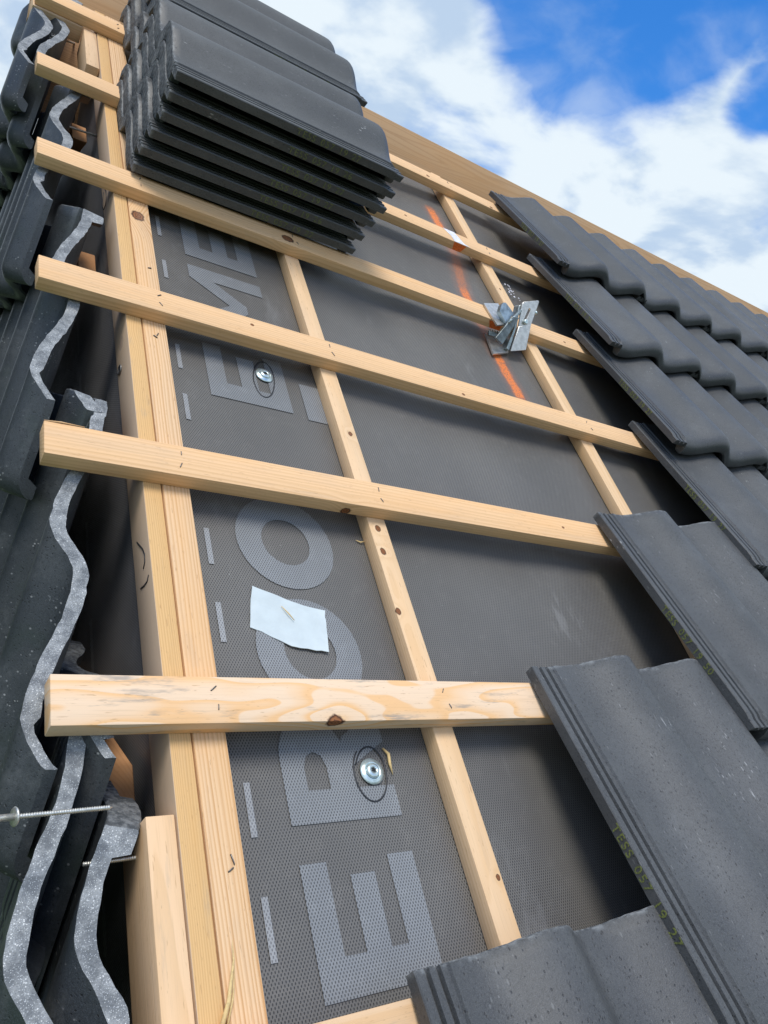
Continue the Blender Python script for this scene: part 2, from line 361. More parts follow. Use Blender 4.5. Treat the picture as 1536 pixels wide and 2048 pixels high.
# membranes
MN = -.0495
b = bmesh.new(); bmesh.ops.create_grid(b, x_segments=260, y_segments=150, size=.5)
for v in b.verts:
    v.co.x = .296 + (v.co.x + .5) * 7.5; v.co.y = -3.0 + (v.co.y + .5) * 5.26; v.co.z = MN
    x_ = v.co.x; bays = ((.665, 1.318), (1.357, 2.01), (2.047, 2.7))
    for a_, c_ in bays:
        if a_ < x_ < c_:
            w_ = math.sin(math.pi * (x_ - a_) / (c_ - a_)) ** .7
            q_ = Vector((x_ * 3.0, v.co.y * 1.6, 4)); f_ = mnoise.noise(q_) + .45 * mnoise.noise(Vector((x_ * 9, v.co.y * 3.5, 2)))
            v.co.z += w_ * (-.004 + .0075 * f_)
mem = obj('roofing_membrane', to_mesh(b, 'membrane'), M_MEM, mw=ROOF.copy())
tag(mem, 'dark grey woven roofing membrane under the battens, printed with large pale letters', 'membrane')
b = bmesh.new()
q = [(-2.2, -4.0), (-2.2, -2.2 - .09), (RY, RY - .09), (2 * RY + 2.2, -2.2 - .09), (2 * RY + 2.2, -4.0)]
b.faces.new([b.verts.new((.2905, y, z)) for y, z in q])
r = bmesh.ops.extrude_face_region(b, geom=list(b.faces))
for v in r['geom']:
    if isinstance(v, bmesh.types.BMVert): v.co.x = .2955
bmesh.ops.recalc_face_normals(b, faces=b.faces)
wm = obj('wall_membrane', to_mesh(b, 'wall_membrane', smooth=False), M_WMEM)
tag(wm, 'black woven membrane covering the gable wall behind the hung tiles', 'membrane')
for i in range(-1, 5):
    t_ = .12 + i * .245
    for (o0, o1) in ((0, .07), (.115, .185)):
        c0 = t_ + o0; c1 = t_ + o1
        bb = bmesh.new(); L = [(.2898, c0 + .1, c0 - .30), (.2898, c1 + .1, c1 - .30), (.2898, c1 + .109, c1 - .309), (.2898, c0 + .109, c0 - .309)]
        bb.faces.new([bb.verts.new(p) for p in L]); obj('printed_dash', to_mesh(bb, 'dash', smooth=False), M_LETD, wm, Matrix.Identity(4))
# rear slope (unseen from the photo's side, closes the roof)
rb = box_bm(.3, 7.8, -3.9, -.02, -.1, -.052, 0)
tag(obj('roofing_membrane', to_mesh(rb, 'rear_roof', smooth=False), M_MEM, mw=Matrix.Translation((0, RY, RY)) @ Matrix.Rotation(R_(180), 4, 'Z') @ Matrix.Rotation(R_(45), 4, 'X')), 'second membrane sheet, on the rear slope of the roof behind the ridge board', 'membrane')

# printed letters on the membrane: reading up the slope, tops to the left
BASE = .5665; HT = .1465
def ltr(poly, holes=(), off=0., base=BASE):
    """poly in (a, b): a along reading direction (up slope), b letter height 0..1"""
    f = lambda L: [(base - q * HT, off + p) for p, q in L]
    bm_ = prism(f(poly), None, MN + .0012, holes=[f(h) for h in holes])
    return obj('printed_letter', to_mesh(bm_, 'letter', smooth=False), M_LET, mem, mem.matrix_world)
S_ = .037
Epoly = [(0, 0), (.128, 0), (.128, .24), (S_, .24), (S_, .385), (.112, .385), (.112, .60), (S_, .60), (S_, .78), (.128, .78), (.128, 1), (0, 1)]
def ell(cx, cy, rx, ry, n=48): return [(cx + rx * math.cos(2 * math.pi * i / n), cy + ry * math.sin(2 * math.pi * i / n)) for i in range(n)]
ltr(Epoly, off=.070)
arc = [(.075 + .052 * math.cos(t), .70 + .30 * math.sin(t)) for t in [R_(a) for a in range(90, -80, -10)]]
ltr([(0, 0), (S_, 0), (S_, .36), (.062, .36), (.092, 0), (.136, 0), (.100, .395)] + arc[::-1] + [(0, 1)],
    holes=[[(S_, .60), (.064, .60), (.077, .635), (.082, .70), (.077, .765), (.064, .80), (S_, .80)]], off=.2385)
for c in (.455, .631): ltr(ell(c, .5, .080, .52), holes=[ell(c, .5, .040, .255)])
ltr(Epoly, off=.9125)
ltr([(0, 0), (.035, 0), (.035, .68), (.083, .28), (.105, .28), (.153, .68), (.153, 0), (.188, 0), (.188, 1), (.150, 1), (.094, .52), (.038, 1), (0, 1)], off=1.075)
ltr(Epoly, off=1.293)
ltr([(0, 0), (.09, 0), (.09, .33), (0, .33)], off=.905, base=.642)
for v0, v1 in ((1.327, 1.392), (1.197, 1.25), (.959, 1.017), (.844, .900), (.579, .638), (.463, .520), (.231, .289), (.114, .173), (-.02, .04), (1.44, 1.5)):
    bm_ = prism([(.3715, v0), (.3790, v0), (.3790, v1), (.3715, v1)], None, MN + .0012)
    obj('printed_dash', to_mesh(bm_, 'dash', smooth=False), M_LETD, mem, mem.matrix_world)
# marker rings drawn round the fixings
def ring(cx, cy, rx, ry, rot, turns=1.08, seed=0):
    pts = []; n = 60
    for i in range(n + 1):
        t = 2 * math.pi * turns * i / n + seed
        k = 1 + .05 * math.sin(2.3 * t + seed) - .08 * i / n
        x, y = rx * k * math.cos(t), ry * k * math.sin(t)
        pts.append((cx + x * math.cos(rot) - y * math.sin(rot), cy + x * math.sin(rot) + y * math.cos(rot), MN + .0016))
    b = tube(pts, .0011, 6); 
    for v in b.verts: v.co.z = MN + .0016 + (v.co.z - MN - .0016) * .4
    return b
for k, a in enumerate(((.5375, .291, .024, .034, -.25), (.5245, .985, .021, .047, -.15))):
    obj('marker_ring', to_mesh(ring(*a, seed=2.4 + k), 'marker_ring'), M_INK, mem, mem.matrix_world)

# screws with washers through the membrane
def fixing(u, v, label):
    e = empty('washer_screw', ROOF @ Matrix.Translation((u, v, MN + .0014)) @ Matrix.Rotation(.3, 4, 'Z'))
    tag(e, label, 'screw', 'washer screws through the membrane')
    prof = [(.0, 0), (.0155, 0), (.0162, .0008), (.0160, .0020), (.0125, .0026), (.0112, .0036), (.0105, .0038), (.0098, .0026), (.0, .0024)]
    obj('washer', to_mesh(lathe(prof, 40), 'washer', 30), M_ZINC, e, e.matrix_world)
    prof = [(.0, .0024), (.0090, .0024), (.0094, .0040), (.0086, .0056), (.0062, .0066), (.0038, .0067), (.0037, .0060), (.0, .0060)]
    obj('screw_head', to_mesh(lathe(prof, 32), 'screw_head', 40), M_ZINC, e, e.matrix_world)
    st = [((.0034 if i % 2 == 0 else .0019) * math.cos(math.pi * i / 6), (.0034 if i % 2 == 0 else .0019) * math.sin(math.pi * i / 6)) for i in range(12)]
    obj('star_recess_shade', to_mesh(prism(st, .0060, .0069), 'star_shade', smooth=False), M_BLACK, e, e.matrix_world)  # solid black star paints the shade of the drive hollow
fixing(.5386, .2924, 'washer screw beside the printed letter R, inside a marker ring')
fixing(.5263, .9928, 'washer screw on the printed letter E higher up the membrane')

# ------------------------------------------------------------------ timber
def board(name, u0, u1, v0, v1, n0, n1, m_, label, cat, group=None, along='u', bev=.0012):
    """one sawn timber; its own x axis runs along its length; origin at its near/left bottom"""
    L, Wd, T = ((u1 - u0, v1 - v0, n1 - n0) if along == 'u' else (v1 - v0, u1 - u0, n1 - n0))
    if along == 'u': mw = ROOF @ Matrix.Translation((u0, v0, n0))
    else: mw = ROOF @ Matrix.Translation((u1, v0, n0)) @ Matrix.Rotation(R_(90), 4, 'Z')
    b = box_bm(0, L, 0, Wd, 0, T, bev)
    o = obj(name, to_mesh(b, name, 25), m_, mw=mw)
    if label: tag(o, label, cat, group)
    return o
def staple(par, u, v, n, rot, ln=.008):
    ln *= random.uniform(.7, 1.25)
    rot += random.uniform(-.3, .3)
    mw = ROOF @ Matrix.Translation((u, v, n)) @ Matrix.Rotation(rot, 4, 'Z')
    b = tube([(-ln / 2, 0, -.002), (-ln / 2, 0, .0006), (-ln / 2 + .001, 0, .0011), (ln / 2 - .001, 0, .0011), (ln / 2, 0, .0006), (ln / 2, 0, -.002)], .00055, 6)
    obj('staple', to_mesh(b, 'staple'), M_STAPLE, par, mw)
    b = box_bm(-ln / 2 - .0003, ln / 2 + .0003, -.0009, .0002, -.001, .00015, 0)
    obj('dent_shade', to_mesh(b, 'dent_shade', smooth=False), M_BLACK, par, mw)  # black sliver paints the shade where the staple presses in
VT = [.3893, .7345, 1.0780, 1.4276, 1.7700, 2.1200]
UL = [.1655, .1610, .1545, .1520, .1515, .1500]
BW, BT = .0540, .0235
ordn = ['lowest whole', 'second', 'third', 'fourth', 'fifth', 'topmost']
desc = ['batten with orange flame grain and blue stain, just above the white foil scrap and letter R',
        'batten between the two complete rows of print, splintered at its left end',
        'pale batten passing just above the upper ringed washer screw',
        'batten whose right part passes behind the metal bracket',
        'batten disappearing under the tile stacks, with an orange dab and white sticker',
        'topmost batten lying against the ridge board']
desc[0] = 'softwood batten with orange flame grain and grey stain, nearest one crossing the full picture'
bk = [[(.309, -.001, .020, .011), (.75, .03, .024, .004)], [(.428, .002, .006, .0085), (.9, .03, .024, .003)], [(.34, .035, .024, .0035), (.8, .01, .024, .004)],
      [(.48, .022, .024, .013), (1.3, .02, .024, .004)], [(.9, .03, .024, .004)], [(1.35, .008, .024, .006), (1.1, .02, .024, .006)]]
battens = []
for i in range(6):
    mt = wood('batten_wood_%d' % i, 3.1 * i + 1, knots=bk[i], stain=(.75 if i == 0 else .15), contrast=(.68 if i == 0 else .55),
              light=(.80, .60, .42) if i == 0 else (.81, .53, .295), late=(.80, .42, .13) if i == 0 else (.60, .36, .17),
              ring=(.011 if i == 0 else .0048), warp=(.075 if i == 0 else .022), wx=(4.2 if i == 0 else 1.1), pith=((.018, -.012) if i == 0 else (random.choice((-.05, .10)) + random.uniform(-.01, .01), random.uniform(-.06, -.03))))
    o = board('batten', UL[i], 7.6, VT[i] - BW, VT[i], -BT, 0, mt, desc[i], 'batten', 'battens nailed across the roof')
    battens.append(o)
    for (uu, k) in ((.332, 0), (.650, 1), (1.337, 2)):
        if k == 2 and i in (3,): continue
        staple(o, uu + random.uniform(-.004, .004), VT[i] - .014, 0, 1.3 + random.uniform(-.5, .5))
        staple(o, uu + random.uniform(-.004, .006), VT[i] - .036, 0, 1.6 + random.uniform(-.6, .6))
mt = wood('batten_wood_low', 40, light=(.70, .48, .29), late=(.62, .36, .15), ring=.006, contrast=.6)
board('batten', .17, 5.5, .001, .055, -BT, 0, mt, 'batten under the lowest tile, only its top corner showing at the bottom edge', 'batten', 'battens nailed across the roof')
# splinter on second batten
b = tube([(0, .0535, .0238), (.02, .0542, .0246), (.048, .0545, .0238)], .0011, 5, taper=[.4, 1, .4])
obj('splinter', to_mesh(b, 'splinter'), wood('splinter_wood', 9), battens[1], battens[1].matrix_world)
# counter battens
wl = wood('counter_wood_a', 21, light=(.80, .56, .34), late=(.62, .38, .18), ring=.0045, contrast=.45, pith=(.02, -.1), knots=[(1.661, .018, .0245, .006), (1.617, .022, .0245, .006), (1.511, .029, .0245, .0055), (1.150, .006, .0245, .0035), (1.865, .012, .0245, .005)], stain=.12)
board('counter_batten', .6315, .6645, -1, 2.2, MN + .001, -BT - .0006, wl, 'counter batten with a row of small round knots, running up between printed and plain membrane', 'batten', 'counter battens running up the slope', 'v')
wl = wood('counter_wood_b', 33, light=(.78, .54, .32), late=(.60, .37, .17), ring=.004, contrast=.4, pith=(.0, -.08), knots=[(2.11, .03, .01, .005), (2.60, .02, .024, .004)], stain=.2)
board('counter_batten', 1.3185, 1.357, -1, 2.2, MN + .001, -BT - .0006, wl, 'counter batten running behind the metal bracket near the laid tiles', 'batten', 'counter battens running up the slope', 'v')
wl = wood('counter_wood_c', 37)
for k in range(1): board('counter_batten', 2.01, 2.047, -1, 2.2, MN + .001, -BT - .0006, wl, 'counter batten hidden under the laid tiles on the right', 'batten', 'counter battens running up the slope', 'v')
# the two boards of the verge
wa = wood('verge_wood_a', 51, light=(.72, .46, .21), late=(.52, .28, .10), ring=.0019, contrast=.6, pith=(.4, -.3), stain=.30,
          knots=[(1.99, .0248, .028, .012)], side=.0233)
vb1 = board('verge_board', .2855, .3095, -1, 2.2, -.082, -BT - .0006, wa, 'rough sawn orange board on edge forming the verge, with pen marks on its left side', 'board', 'timbers along the verge', 'v')
wb = wood('verge_wood_b', 57, light=(.79, .54, .32), late=(.54, .28, .11), ring=.0036, contrast=.95, pith=(.075, -.02), stain=.12, knots=[(2.325, .022, .025, .014)])
vb2 = board('verge_board', .3115, .3487, -1, 2.2, MN + .001, -BT - .0006, wb, 'flat board with bold wavy grain lying beside the verge board', 'board', 'timbers along the verge', 'v')
wc = wood('verge_wood_c', 63, light=(.78, .54, .33), late=(.58, .36, .17), ring=.0036, contrast=.5, pith=(.02, -.09), knots=[(1.165, .003, .056, .004)])
board('short_board', .2552, .2835, -1, .2535, -.10, -.0245, wc, 'short board end standing left of the verge boards at the bottom', 'board', 'timbers along the verge', 'v')
board('short_board', .2560, .2835, 1.876, 2.06, -.085, -.0245, wc, 'short block beside the verge between the two upper battens', 'board', 'timbers along the verge', 'v')
# staples, bolt, pen marks on the verge boards
staple(vb2, .333, .995, -BT, .9); staple(vb2, .329, .988, -BT, -.3); staple(vb2, .336, .205, -BT, 1.8); staple(vb2, .333, .196, -BT, .5); staple(vb2, .335, 1.17, -BT, .2)
mwb = Matrix.Translation((.2852, .714, .619)) @ Matrix.Rotation(R_(-90), 4, 'Y')
obj('bolt_head', to_mesh(lathe([(0, 0), (.0085, 0), (.0085, .0018), (.0055, .0022), (.0052, .001), (0, .001)], 24), 'bolt', 30), M_STAPLE, vb1, mwb)
def pen(pts, name='pen_mark'):
    b = tube([(.2850, y, z) for y, z in pts], .0013, 6)
    for v in b.verts: v.co.x = .2850 + (v.co.x - .2850) * .4
    obj(name, to_mesh(b, name), M_INK, vb1, Matrix.Identity(4))
pen([(.476, .388), (.462, .386), (.448, .384), (.436, .379), (.430, .371), (.431, .362)])
pen([(.407, .359), (.408, .351), (.418, .343), (.428, .338)])
pen([(1.075, .985), (1.052, .972), (1.040, .957), (1.036, .944), (1.046, .936), (1.062, .945), (1.072, .962), (1.074, .975)])
# timber under the top batten's free end, and ridge board
wr = wood('ridge_wood', 71, light=(.56, .36, .20), late=(.40, .22, .10), ring=.011, contrast=.45, warp=.16, wx=.9, pith=(.05, -.10), stain=.08, knots=[(1.45, .012, .14, .008), (2.9, .012, .2, .006), (5, 0, .1, .01)])
b = box_bm(0, 7.6, 0, .024, .165, .345, .0015)
tag(obj('ridge_board', to_mesh(b, 'ridge_board', 25), wr, mw=Matrix.Translation((.15, 1.600, 1.300))), 'wide brown plank standing along the ridge against the sky', 'board')
tag(obj('sky_gap_beam', to_mesh(box_bm(0, 7.5, 0, .05, 0, .20, .002), 'sky_gap_beam', 25), wood('beam_wood', 73, light=(.50, .30, .16), late=(.36, .19, .09), ring=.006), mw=Matrix.Translation((.205, 1.585, 1.262))), 'added brown beam under the ridge, closing the sky gap at the far left', 'beam')  # added beam, blocks the sky showing below the ridge board
wu = wood('under_wood', 75, light=(.70, .50, .32), ring=.005, contrast=.5)
board('support_timber', .147, .2545, 2.060, 2.13, -.062, -.0245, wu, 'short timber packed under the free end of the topmost batten', 'board')
# gable battens behind the hung tiles
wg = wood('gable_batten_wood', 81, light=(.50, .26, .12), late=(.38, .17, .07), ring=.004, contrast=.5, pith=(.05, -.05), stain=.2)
gl = ['lowest visible', 'second', 'third', 'fourth', 'fifth']
for i, zt in enumerate((.160, .505, .840, 1.175, -.15)):
    ye = zt + .165
    b = bmesh.new(); x0, x1 = .246, .276
    if i == 0: x0, x1 = .248, .278
    pr = [(ye + 1.6, zt - .045), (ye - .045, zt - .045), (ye, zt), (ye + 1.6, zt)]
    A = [b.verts.new((y - ye, 0, z - zt)) for y, z in pr]; B_ = [b.verts.new((y - ye, x1 - x0, z - zt)) for y, z in pr]
    b.faces.new(A); b.faces.new(B_[::-1])
    for k in range(4): b.faces.new((A[k], B_[k], B_[(k + 1) % 4], A[(k + 1) % 4]))
    bmesh.ops.recalc_face_normals(b, faces=b.faces); bmesh.ops.bevel(b, geom=list(b.edges), offset=.001, segments=1, affect='EDGES')
    mw = Matrix.Translation((x1, ye, zt)) @ Matrix.Rotation(R_(90), 4, 'Z')
    if i == 4: b.free(); continue
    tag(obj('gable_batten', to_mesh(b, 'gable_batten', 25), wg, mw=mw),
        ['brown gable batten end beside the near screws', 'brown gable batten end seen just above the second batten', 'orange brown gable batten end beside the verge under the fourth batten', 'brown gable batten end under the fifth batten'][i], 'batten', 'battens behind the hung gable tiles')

# ------------------------------------------------------------------ the concrete tile
TL, TW, PITCH, AMP = .485, .385, .175, .032
def roll(x):
    t = (x - .050) / PITCH              # broad rise from the pan to the crest, then a steeper fall
    if t < 0: return 0
    t %= 1
    if t < .69: return AMP * (.5 - .5 * math.cos(math.pi * t / .69)) ** 1.12
    return AMP * (.5 + .5 * math.cos(math.pi * (t - .69) / .31)) ** .9
def tile_bm(seed=0, rough=.0010):
    b = bmesh.new(); rnd = random.Random(seed)
    xs = [0, .0012, .0105, .012, .0155, .017, .0245, .026, .0295, .031, .0385, .0405, .048, .056]
    x = .062
    while x < .380: xs.append(x); x += .00583
    xs += [.3815, .385]
    ztop = lambda x: (-.0045 if x <= 0 else -.003 if x < .011 else -.0085 if x < .016 else -.003 if x < .025 else -.0085 if x < .030 else -.003 if x < .039 else roll(x) - (.0015 if x > .383 else 0))
    # (y, dz) outline in the full-thickness zone: top from head to tail, round nose, underside back to head
    top = [(0, -.0012), (-.0015, 0), (-.018, 0), (-.06, 0), (-.16, 0), (-.26, 0), (-.36, 0), (-.43, 0), (-.450, 0)]
    nose = [(-TL + .030 * (1 - math.sin(R_(a))), -.022 * (1 - math.cos(R_(a)))) for a in (15, 30, 45, 60, 75, 90)]
    low = [(-TL, -.034), (-TL + .003, -.038), (-TL + .019, -.038), (-TL + .027, -.017), (-.36, -.017), (-.26, -.017), (-.16, -.017), (-.06, -.017), (-.020, -.017), (-.017, -.034), (-.0015, -.034), (0, -.032)]
    outl = top + nose + low; nt_ = len(top) + len(nose)
    rings = []
    for i, x in enumerate(xs):
        rg = []
        for j, (y, dz) in enumerate(outl):
            if x < .0395:
                fl = -.0190
                if j < len(top): yy, z = y, ztop(x) + dz
                elif j < nt_: yy, z = max(y, -TL) + .003, ztop(x) + max(dz, -.003)
                else: yy, z = y + (.006 if y < -.45 else 0), max(dz - .006, fl) if dz < -.018 else fl
                if j >= nt_: z = fl
            else:
                base = ztop(x); th = 1.0
                if x > .352 and j >= nt_: th = .62
                yy, z = y, base + dz * th
                if j >= nt_ and dz > -.018: z = base + dz * th
            if abs(y) < .002: yy += (mnoise.noise(Vector((x * 60, seed * 9.1, 0))) * .0010 + mnoise.noise(Vector((x * 330, seed * 5.1, 1))) * .0010)
            rg.append(b.verts.new((x, yy, z)))
        rings.append(rg)
    n = len(outl)
    for a, c in zip(rings, rings[1:]):
        for j in range(n):
            f = b.faces.new((a[j], a[(j + 1) % n], c[(j + 1) % n], c[j]))
            if j == n - 1 or outl[j][0] > -.0016 and outl[(j + 1) % n][0] > -.0016: f.material_index = 1
    for rg in (rings[0], rings[-1][::-1]):
        f = b.faces.new(rg)
    bmesh.ops.recalc_face_normals(b, faces=b.faces)
    bmesh.ops.triangulate(b, faces=[f for f in b.faces if len(f.verts) > 4])
    return b
TILE_ME = [to_mesh(tile_bm(s), 'roof_tile', 38) for s in range(4)]
for me in TILE_ME:
    me.materials.append(M_TILE); me.materials.append(M_RAW)
_txt = {}
def code_mesh(s, dim=False):
    k = (s, dim)
    if k not in _txt:
        c = bpy.data.curves.new('code', 'FONT'); c.body = s; c.size = .0172; c.offset = .00012; c.space_character = 1.22; c.space_word = 1.6; c.extrude = .0002
        o = bpy.data.objects.new('tmp', c); COL.objects.link(o); bpy.context.view_layer.update()
        me = bpy.data.meshes.new_from_object(o.evaluated_get(bpy.context.evaluated_depsgraph_get()))
        bpy.data.objects.remove(o); me.materials.clear(); me.materials.append(M_CODED if dim else M_CODE); _txt[k] = me
    return _txt[k]
# text frame: x toward the tail, y up (tile z), z out of the left side
TXT = Matrix(((0, 0, -1, -.0004), (-1, 0, 0, 0), (0, 1, 0, -.0170), (0, 0, 0, 1)))
def code(par, s, y=-.235, dim=False):
    o = bpy.data.objects.new('stamped_code', code_mesh(s, dim)); COL.objects.link(o); o.parent = par
    o.matrix_local = Matrix.Translation((0, y, 0)) @ TXT
    return o
def tile(mw, seed, label, group, cat='roof tile', txt=None, dim=False):
    o = bpy.data.objects.new('concrete_tile', TILE_ME[seed % 4]); COL.objects.link(o); o.matrix_world = mw
    tag(o, label, cat, group)
    if txt: code(o, txt, dim=dim)
    return o
# visibility test in the camera's frame (margin in units of the frame)
CI = cam.matrix_world.inverted(); FX = 768 / 1537.19; FY = 1024 / 1537.19
def seen(pts, mg=1.06):
    q = [CI @ p for p in pts]; q = [(p.x / -p.z / FX, p.y / -p.z / FY) for p in q if p.z < -.02]
    return bool(q) and min(a for a, _ in q) < mg and max(a for a, _ in q) > -mg and min(c for _, c in q) < mg and max(c for _, c in q) > -mg

TILT = math.asin(.067 / TL)
def roof_place(u, v, n, dz=0, tw=0): return ROOF @ Matrix.Translation((u, v, n)) @ Matrix.Rotation(tw, 4, 'Z') @ Matrix.Rotation(-TILT, 4, 'X')
heads = [.074, .4063, .753, 1.103, 1.455, 1.810, 2.168]
starts = [.481, .808, 1.163, 1.510, 1.515, 1.519, 1.528]
crs = ['lowest course at the bottom edge', 'second course from the bottom', 'third course from the bottom', 'fourth course from the bottom', 'third course from the ridge', 'second course from the ridge', 'top course under the ridge board']
pos = ['first', 'second', 'third', 'fourth', 'fifth', 'sixth', 'seventh', 'eighth', 'ninth', 'tenth', 'eleventh']
cods = [None, 'TESS 057 19 27', 'TESS 057 19 50', 'TESS 057 19 27', 'TESS 057 19 27', 'TESS 057 19 26', 'TESS 057 19 27']
for r in range(7):
    for c in range(11):
        u = starts[r] + .35 * c
        if u > 6: break
        # leave out tiles wholly under the course above or outside the picture
        mw = roof_place(u + random.uniform(-.0015, .0015), heads[r] + random.uniform(-.0015, .0015), .020 + random.uniform(0, .0015), tw=random.uniform(-.003, .003))
        pts = [mw @ Vector((x, y, AMP)) for x in (0, .2, .385) for y in (-.485, -.3, -.15, 0)]
        if not seen(pts, 1.08): continue
        lab = 'grey wavy tile, %s from the open edge in the %s' % (pos[c], crs[r])
        tile(mw, r * 3 + c * 5, lab, 'tiles laid on the right side of the roof', txt=cods[r] if c == 0 else None)

# ------------------------------------------------------------------ stacks of tiles lying on the battens
def stack(n_layers, v0, n0, u_tail, pitch, place, codes, jit, lean=.0055):
    rs = random.Random(int(v0 * 1000))
    for k in range(n_layers):
        ju = rs.uniform(-jit, jit); jv = rs.uniform(-.004, .004)
        # tile x -> up the slope, tile y (head) -> left, z -> out of the roof
        B = Matrix.Translation((0, v0, n0)) @ Matrix.Rotation(R_(-7), 4, 'X') @ Matrix.Translation((u_tail + lean * (k - n_layers + 1) + ju - TL, jv, pitch * k)) @ Matrix.Rotation(R_(90), 4, 'Z')
        mw = ROOF @ B @ Matrix.Rotation(rs.uniform(-.006, .006), 4, 'Z')
        nm = ['bottom', 'second from bottom', 'third from bottom', 'third from top', 'second from top', 'top'] if n_layers == 6 else ['bottom', 'second from bottom', 'middle', 'second from top', 'top']
        tile(mw, k * 7 + int(v0 * 10), '%s dark concrete tile in the %s' % (nm[k], place), 'tiles stacked on the battens', txt=codes[k % len(codes)] if codes else None, dim=True)
stack(6, 1.415, .027, .819, .0355, 'near stack resting on the battens', ['TESS 057 19 27', 'TESS 057 19 26', 'TESS 057 19 27', 'TESS 057 19 27', 'TESS 057 19 26', 'TESS 057 19 27'], .007)
stack(5, 1.806, .044, .856, .0365, 'farther stack behind, up the slope', ['TESS 057 19 27'], .008)

# ------------------------------------------------------------------ hung tiles of the gable, cut along the rake
GU = .232
cuts = []
def gable_tile(yr, zt, seed, label, dn, du=0):
    b = tile_bm(seed)
    # tile x -> -world y, tile y -> world z, tile z -> -world x; left edge at y = yr + TW
    tl = math.asin(.076 / TL)
    M = Matrix(((0, 0, -1, GU + du), (-1, 0, 0, yr + TW), (0, 1, 0, zt + TL), (0, 0, 0, 1))) @ Matrix.Rotation(-tl, 4, 'X')
    b.transform(M)
    for (pc, pn) in ((W(0, 0, dn), W(0, 0, 1)), (Vector((0, 2 * RY, 0)) + Vector((0, dn * CS, dn * CS)), Vector((0, CS, CS)))):
        geo = list(b.verts) + list(b.edges) + list(b.faces)
        r = bmesh.ops.bisect_plane(b, geom=geo, dist=1e-6, plane_co=pc, plane_no=pn, clear_outer=True)
        ed = [e for e in r['geom_cut'] if isinstance(e, bmesh.types.BMEdge)]
        if not b.verts: b.free(); return None
        if ed:
            f = bmesh.ops.triangle_fill(b, use_beauty=True, use_dissolve=False, edges=ed, normal=pn)
            fs = [q for q in f['geom'] if isinstance(q, bmesh.types.BMFace)]
            for q in fs: q.material_index = 2
    if not b.verts: b.free(); return None
    if not seen([v.co for v in list(b.verts)[::7]], 1.1): b.free(); return None
    # crumbly saw edge
    for v in b.verts:
        if any(f.material_index == 2 for f in v.link_faces):
            nz_ = mnoise.noise_vector(v.co * 130) * .0011 + mnoise.noise_vector(v.co * 45) * .0014
            v.co += nz_
    org = M.translation.copy(); Mi = Matrix.Translation(-org)
    b.transform(Mi)
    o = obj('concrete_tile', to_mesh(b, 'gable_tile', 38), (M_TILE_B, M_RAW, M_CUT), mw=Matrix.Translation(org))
    return tag(o, label, 'roof tile', 'tiles hung on the gable wall')
colw = ['seventh', 'sixth', 'fifth', 'fourth', 'third', 'second', 'first']
k_ = 0
for j in range(-3, 6):
    for i in range(-5, 8):
        yr = .24 + .35 * i; zt = .08 + .33 * j
        du = 0
        if i == -1:
            zt -= .08; yr += .03
            if j > 0: continue
        elif i < 4 and j > i: continue
        lab = 'black hung gable tile, course %s, column %s' % (j, i)
        o = gable_tile(yr, zt, i * 7 + j * 3 + 50, lab, -.030 + random.uniform(-.004, .004), du)
        if o: o['ij'] = (i, j); k_ += 1
o = gable_tile(1.272, 1.13, 90, 'x', -.028, -.024); o['ij'] = (3.5, 3.5)
gts = [o for o in COL.objects if o.get('group') == 'tiles hung on the gable wall']
rown = {j: n for n, j in enumerate(sorted({o['ij'][1] for o in gts}))}
coln = {i: n for n, i in enumerate(sorted({o['ij'][0] for o in gts}))}
special = {(-1, 0): 'cut hung tile crossed by the washered long screw, at the lower left corner',
           (-1, -1): 'cut hung tile with a thick lump at its top end, beside the short board',
           (0, 0): 'cut hung tile whose pale edge bulges between the lowest two whole battens',
           (1, 1): 'cut hung tile whose pale edge bulges between the second and third battens',
           (2, 2): 'cut hung tile whose pale edge curls between the third and fourth battens',
           (3, 3): 'cut hung tile just under the top battens, behind the outermost hung tile',
           (3.5, 3.5): 'outermost cut hung tile overlapping the others near the top left corner'}
rk = ['first', 'second', 'third', 'fourth', 'fifth', 'sixth', 'seventh', 'eighth', 'ninth', 'tenth']
for o in gts:
    i, j = o['ij']; cut = len([p for p in o.data.polygons if p.material_index == 2]) > 4
    o['label'] = '%s hung gable tile, %s upright column from the lower left, %s row up' % ('pale edged cut' if cut else 'whole black', rk[coln[i]], rk[rown[j]])
    if (i, j) in special: o['label'] = special[(i, j)]
    del o['ij']

# screws through the gable tiles
def gscrew(p0, p1, washer_at, label, r=.0024, shank=0):
    p0, p1 = Vector(p0), Vector(p1); L = (p1 - p0).length
    q = (p1 - p0).to_track_quat('Z', 'Y').to_matrix().to_4x4(); mw = Matrix.Translation(p0) @ q
    e = empty('long_screw', mw); tag(e, label, 'screw', 'long screws of the gable tiles')
    b = bmesh.new(); prof = [(0, 0)]
    z = 0
    if shank: prof += [(r * 1.25, 0), (r * 1.25, shank)]; z = shank
    while z < L - .004: prof += [(r * .72, z), (r, z + .0009), (r * .72, z + .0018)]; z += .0022
    prof += [(r * .6, L - .003), (.0002, L)]
    prof = [p for n, p in enumerate(prof) if n]
    obj('thread', to_mesh(lathe(prof, 12), 'thread', 50), M_SCREW, e, mw)
    if washer_at is not None:
        obj('washer', to_mesh(lathe([(.003, washer_at - .0008), (.0072, washer_at - .0010), (.0080, washer_at), (.0072, washer_at + .0010), (.003, washer_at + .0008)], 28), 'washer', 40), M_SCREW, e, mw)
        obj('screw_head', to_mesh(lathe([(.0008, -.003), (.0045, -.003), (.0048, .0), (.0025, .002)], 16), 'head', 40), M_SCREW, e, mw)
gscrew((.085, .140, .197), (.2145, .170, .186), .047, 'long screw with washer sticking out of the nearest gable tile', .0023, .047)
gscrew((.205, .198, .1205), (.262, .203, .119), None, 'long screw entering the short board at the lower left')
